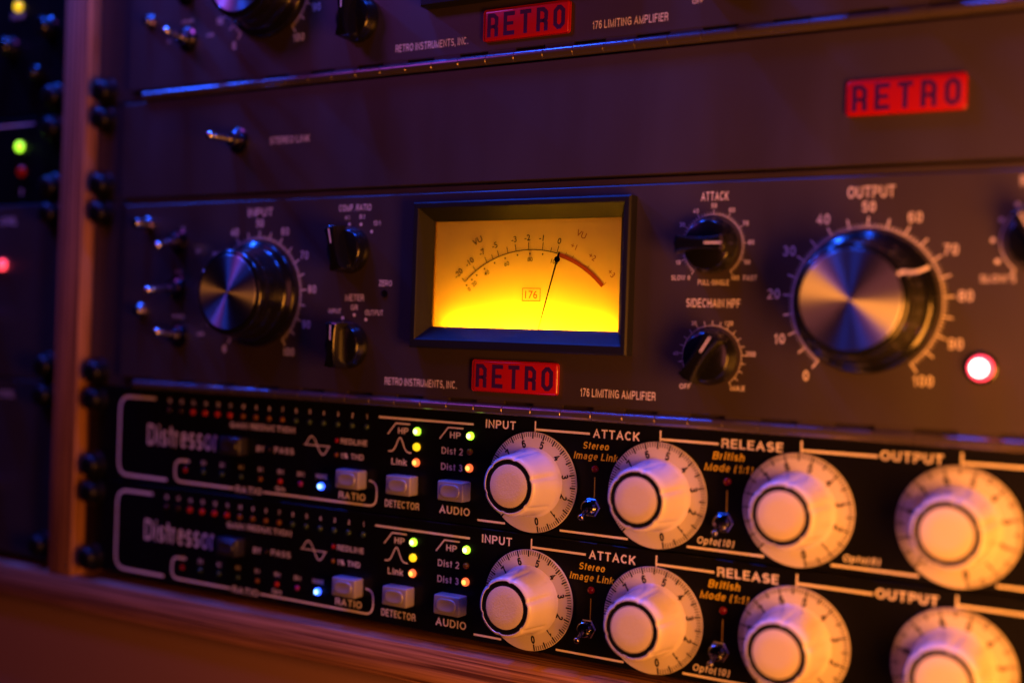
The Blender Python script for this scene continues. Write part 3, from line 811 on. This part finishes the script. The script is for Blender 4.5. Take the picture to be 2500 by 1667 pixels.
# red jewel lamp
a, b = c(158.6, 26.8)
mb = MB(); lathe(mb, [(4.9, 0), (4.9, -0.9), (4.4, -1.3)], 32); jw = obj('jewel_lamp', mb, M['phen'], amp, (a, YR, b)); jw['label'] = 'lit red jewel lamp in black surround'
mb = MB(); lathe(mb, [(3.9, -1.0)]+[(3.9*math.cos(R(t)), -1.6-3.0*math.sin(R(t))) for t in (0, 20, 40, 60, 80)], 32); obj('lens', mb, M['l_jewel'], jw, (a, YR, b))
mb = MB(); lathe(mb, [(2.6, -4.1), (2.1, -4.5), (1.2, -4.85), (0.3, -4.95)], 24, closed_start=False); obj('glowing_core', mb, M['l_core_r'], jw, (a, YR, b))

# enamel badges with blocky letters
def L_stroke(mb, pts, wd, y, x, z, k): stroke(mb, [(x+p[0]*k, z+p[1]*k) for p in pts], wd, y)
def badge(cx, cz, wd, ht, y0, dome):
    mb = MB(); box(mb, -wd/2, wd/2, -1.5, 0, -ht/2, ht/2, 1.25, 5)
    o = obj('name_badge', mb, M['red'], amp, (cx, y0, cz)); o['label'] = 'red enamel badge reading RETRO'
    mb = MB(); y = -1.56; H = ht*0.60; ww = wd*0.088; st = ht*0.128
    pitch = wd*0.192
    for i, ch in enumerate('RETRO'):
        x0 = (i-2)*pitch-ww/2; x1 = x0+ww; z0 = -H/2; z1 = H/2; s2 = st/2; q = st*0.8
        def A(pts, w_=st, dy=0): stroke(mb, pts, w_, y+dy)
        if ch == 'R':
            A([(x0, z0-s2), (x0, z1), (x1-q, z1), (x1, z1-q), (x1, z0+H*0.5), (x1-q*0.6, z0+H*0.42), (x1, z0+H*0.30), (x1, z0-s2)])
            A([(x0+s2, z0+H*0.42), (x1-s2, z0+H*0.42)], st*0.85)
        elif ch == 'E':
            A([(x1+s2, z1-s2*0), (x0, z1), (x0, z0), (x1+s2, z0)]); A([(x0+s2, z0+H*0.5), (x1+s2*0.3, z0+H*0.5)], st*0.85)
        elif ch == 'T':
            A([(x0-s2, z1), (x1+s2, z1)]); A([((x0+x1)/2, z0-s2), ((x0+x1)/2, z1-s2)])
        else:
            A([(x0, z0+q), (x0, z1-q), (x0+q, z1), (x1-q, z1), (x1, z1-q), (x1, z0+q), (x1-q, z0), (x0+q, z0)], st, 0) if False else stroke(mb, [(x0, z0+q), (x0, z1-q), (x0+q, z1), (x1-q, z1), (x1, z1-q), (x1, z0+q), (x1-q, z0), (x0+q, z0)], st, y, True)
    obj('badge_letters', mb, M['badge_ink'], o, (cx, y0, cz))
bx, bz = c(-9.4, 16.3); badge(bx, bz, 38.0, 12.3, YR, True)
bx, bz = c(133.0, 113.0); badge(bx, bz, 37.6, 11.6, YR, True)

# ---- moving-coil meter
BX0, BX1, BZ0, BZ1, YB = -54.6, 40.5, 26.2, 83.5, -8.0
OX0, OX1, OZ0, OZ1 = -51.8, 38.0, 29.8, 80.9
WX0, WX1, WZ0, WZ1, YW = -48.5, 34.0, 34.8, 76.3, -1.5
mb = MB()
def rect(x0, x1, z0, z1, y): return [(x0, y, z0), (x1, y, z0), (x1, y, z1), (x0, y, z1)]
rings = [rect(BX0, BX1, BZ0, BZ1, YR+0.05), rect(BX0, BX1, BZ0, BZ1, YB+0.6), rect(BX0+0.6, BX1-0.6, BZ0+0.6, BZ1-0.6, YB),
         rect(OX0-0.3, OX1+0.3, OZ0-0.3, OZ1+0.3, YB), rect(OX0, OX1, OZ0, OZ1, YB+0.3), rect(WX0, WX1, WZ0, WZ1, YW), rect(WX0, WX1, WZ0, WZ1, YW+0.9)]
for a_, b_ in zip(rings, rings[1:]):
    for i in range(4):
        j = (i+1) % 4; mb.quad(a_[i], a_[j], b_[j], b_[i])
mtr = objw('meter_bezel', mb, M['bezel'], amp); mtr['label'] = 'black bevelled frame round the amber meter'
FY = 3.0
mb = MB(); box(mb, -50.5, 36.5, YW+0.95, 12, 26.5, 79.5)            # housing, opened at the front
mb = MB(); fx0, fx1, fz0, fz1 = -50.4, 36.4, 30.2, 79.4
for q in ([(fx0, -0.55, fz0), (fx0, FY, fz0), (fx1, FY, fz0), (fx1, -0.55, fz0)], [(fx0, -0.55, fz1), (fx1, -0.55, fz1), (fx1, FY, fz1), (fx0, FY, fz1)],
          [(fx0, -0.55, fz0), (fx0, -0.55, fz1), (fx0, FY, fz1), (fx0, FY, fz0)], [(fx1, -0.55, fz0), (fx1, FY, fz0), (fx1, FY, fz1), (fx1, -0.55, fz1)]): mb.quad(*q)
objw('meter_housing', mb, mat('meter_inner_wall', (0.12, 0.05, 0.02), 0.5), mtr)
mb = MB(); mb.quad((fx0, FY, fz0), (fx1, FY, fz0), (fx1, FY, fz1), (fx0, FY, fz1)); objw('meter_face', mb, M['paper'], mtr)
mb = MB(); box(mb, WX0-0.5, WX1+0.5, YW+1.0, YW+1.3, WZ0-0.5, WZ1+0.5); objw('meter_glass', mb, M['resin'], mtr)
def G(x, y, Y=FY):                              # a pixel of the close-up of the meter, read off on the face
    px_, py_ = 960+x/2.8, 440+y/2.8
    d = fwd+rt2*((px_-1250)/2939.332)+up2*((833.5-py_)/2939.332); t = (Y-CAM.y)/d.y
    h = CAM+d*t; return (h.x, h.z)
fy = FY-0.06
mk = MB(); mr_ = MB()
ap = [G(*p) for p in ((490, 693), (565, 622), (642, 564), (723, 520), (785, 499), (840, 486), (925, 476), (1019, 482), (1120, 497), (1235, 508), (1350, 570), (1460, 690))]
# circle through the scale line
import numpy as _np
Pn = _np.array(ap[:9]); A_ = _np.c_[2*Pn, _np.ones(len(Pn))]; sol = _np.linalg.lstsq(A_, (Pn**2).sum(1), rcond=None)[0]
MCX, MCZ = float(sol[0]), float(sol[1]); MR = math.sqrt(sol[2]+MCX**2+MCZ**2)
def ang_of(p): return math.degrees(math.atan2(p[1]-MCZ, p[0]-MCX))
aL, a0_, aR = ang_of(ap[0]), ang_of(G(1125, 497)), ang_of(G(1462, 693))
stroke(mk, arc(MCX, MCZ, MR, aL, a0_, 40), 0.36, fy)
stroke(mr_, arc(MCX, MCZ, MR-0.35, a0_-0.8, aR, 30), 1.5, fy)
def tick(mb_, a_, l_=1.9, wd=0.30, r_=MR): stroke(mb_, [(MCX+r_*math.cos(R(a_)), MCZ+r_*math.sin(R(a_))), (MCX+(r_+l_)*math.cos(R(a_)), MCZ+(r_+l_)*math.sin(R(a_)))], wd, fy-0.02)
for p, l_ in (((490, 693), 2.0), ((565, 622), 2.3), ((642, 564), 2.5), ((683, 538), 2.0), ((723, 520), 2.5), ((785, 499), 2.5), ((840, 486), 2.8), ((925, 476), 2.8), ((1019, 482), 3.0), ((1078, 487), 1.6), ((1120, 497), 2.9)): tick(mk, ang_of(G(*p)), l_)
for p in ((1185, 495), (1235, 510), (1345, 575), (1465, 690)): tick(mr_, ang_of(G(*p)), 1.2, 0.2, MR+0.4)
def gt(mb_, s_, x, y, h, bold=0.0, follow=1.0, extra=0):
    p = G(x, y); a_ = (ang_of(p)-90)*follow+extra
    text(mb_, s_, p[0], p[1], h, y=fy-0.03, rot=a_, bold=bold, width=None, face=1)
for s_, x, y in (('-20', 447, 636), ('-10', 522, 560), ('-7', 608, 492), ('-5', 694, 446), ('-3', 826, 405), ('-2', 918, 393), ('-1', 1014, 394), ('0', 1137, 416)): gt(mk, s_, x, y, 2.2, 0.012)
for s_, x, y in (('0', 520, 745), ('20', 555, 708), ('40', 640, 634), ('60', 776, 571), ('80', 936, 541), ('100', 1103, 558)): gt(mk, s_, x, y, 1.6, 0.008)
gt(mk, 'VU', 577, 414, 2.4, 0.008)
for s_, x, y in (('+1', 1235, 452), ('+2', 1362, 524), ('+3', 1492, 637)): gt(mr_, s_, x, y, 2.1)
gt(mr_, 'VU', 1287, 370, 2.3)
for x, y in ((502, 718), (538, 679), (571, 649), (625, 606), (694, 566), (766, 534), (850, 512), (935, 502), (1022, 506)):
    p = G(x, y); disc(mk, p[0], p[1], 0.36, fy-0.02, 14)
objw('meter_scale', mk, M['mink'], mtr)
p = G(944, 782); text(mr_, '176', p[0], p[1], 2.9, y=fy-0.03, face=1); stroke(mr_, [(p[0]-3.9, p[1]-2.4), (p[0]+3.9, p[1]-2.4), (p[0]+3.9, p[1]+2.4), (p[0]-3.9, p[1]+2.4)], 0.26, fy-0.02, True)
objw('meter_red_zone', mr_, M['mred'], mtr)
ny = 0.9
p1 = Vector(G(1135, 490, ny)); p0 = Vector(G(990, 1022, ny)); pb = Vector(G(1120, 540, ny))
d_ = (p0-p1).normalized(); p0b = p0+d_*3
mb = MB(); tube(mb, (p0b.x, ny, p0b.y), (pb.x, ny, pb.y), 0.17, 0.34, 10); tube(mb, (pb.x, ny, pb.y), (p1.x, ny, p1.y), 0.42, 0.30, 10)
disc(mb, pb.x, pb.y, 1.12, ny-0.2, 24); disc(mb, pb.x, pb.y, 1.12, ny+0.2, 24)
objw('needle', mb, M['needle'], mtr)
mt_l = area('meter_lamp', (-6.5, 0.9, 31.6), (-6.5, 2.2, 50), 24, 0.020, (1.0, 0.50, 0.005), 1.6)
mt_l2 = area('meter_lamp', (-7.0, -0.1, 30.4), (-7.0, 2.4, 60), 74, 0.105, (1.0, 0.385, 0.004), 1.2)

amp2 = copy_thing(amp, 'topmost grey limiting amplifier, cut off by the top of the picture', (0, 0, 134.6))
for l in (mt_l, mt_l2):
    q = l.copy(); col.objects.link(q); q.location.z += 0.1346

# ------------------------------------------------------------------ gear in the left-hand bay
LX1 = -270.0; LX0 = LX1-280
def left_unit(name, label, cat, z0, z1, material, y=0.0):
    t = thing(name, label, cat, ((LX0+LX1)/2, 0, z0))
    mb = MB(); plate(mb, LX0, LX1, y, y+3, z0+0.4, z1-0.4); objw('front_panel', mb, material, t)
    mb = MB(); box(mb, LX0+4, LX1-14, y+3, 60, z0+1, z1-1); objw('chassis', mb, M['void'], t)
    return t
u = left_unit('rack_processor', 'black rack unit with green and red lights, left of the wooden upright', 'rack unit', 90.9, 135.3, M['black'])
for z in (98.5, 127.6): rack_screw(u, -281, z)
make_led(u, (-308.5, 0, 120.2), M['l_green'], None, 2.6, 2.4, label='lit green indicator light')
make_led(u, (-306.5, 0, 107.4), M['l_redglow'], None, 2.8, 2.4, label='dim red indicator light')
wordc(u, '0', -306.5, 97.2, 3, PY, M['dprint'])
line(u, [(-400, 131.3), (-298, 131.3)], 0.8)
u = left_unit('rack_equalizer', 'black rack unit with a yellow light at the top left corner', 'rack unit', 135.3, 224.2, M['black'])
for z in (143.2, 216.5): rack_screw(u, -281, z)
def small_knob(t, x, z, r_=7, h=14, material=None):
    mb = MB(); lathe(mb, [(r_*1.15, 0), (r_*1.15, -1.5), (r_, -2), (r_*0.94, -h+1), (r_*0.8, -h), (0.3, -h)], 40); obj('control_knob', mb, material or M['phen'], t, (x, 0, z))
small_knob(u, -287, 178, 5, 8); small_knob(u, -317, 171, 5, 8); small_knob(u, -296, 156, 3.5, 5)
make_led(u, (-313, 0, 192), M['l_yellow'], None, 2.6, 2.4)
wordc(u, 'PEAK', -313.5, 187.5, 3.2, PY, M['dprint'])
u = left_unit('rack_preamplifier', 'dark grey rack unit with a red light, halfway down beside the upright', 'rack unit', 2.0, 90.9, M['grey'])
for z in (9.6, 85.2): rack_screw(u, -281, z)
wordc(u, 'LEVEL', -316, 82.4, 3.4, PY, M['print']); make_led(u, (-319.5, 0, 60), M['l_jewel'], None, 2.8, 2.4, label='lit red indicator light')
small_knob(u, -331, 31.5, 7, 12)
u = left_unit('rack_mixer', 'lowest dark grey rack unit beside the upright, above the plywood board', 'rack unit', -86.9, 2.0, M['grey'])
for z in (-5.0, -79.5): rack_screw(u, -281, z)
wordc(u, 'LEVEL', -313, -6, 3.2, PY, M['print']); small_knob(u, -326, -55, 7, 12)
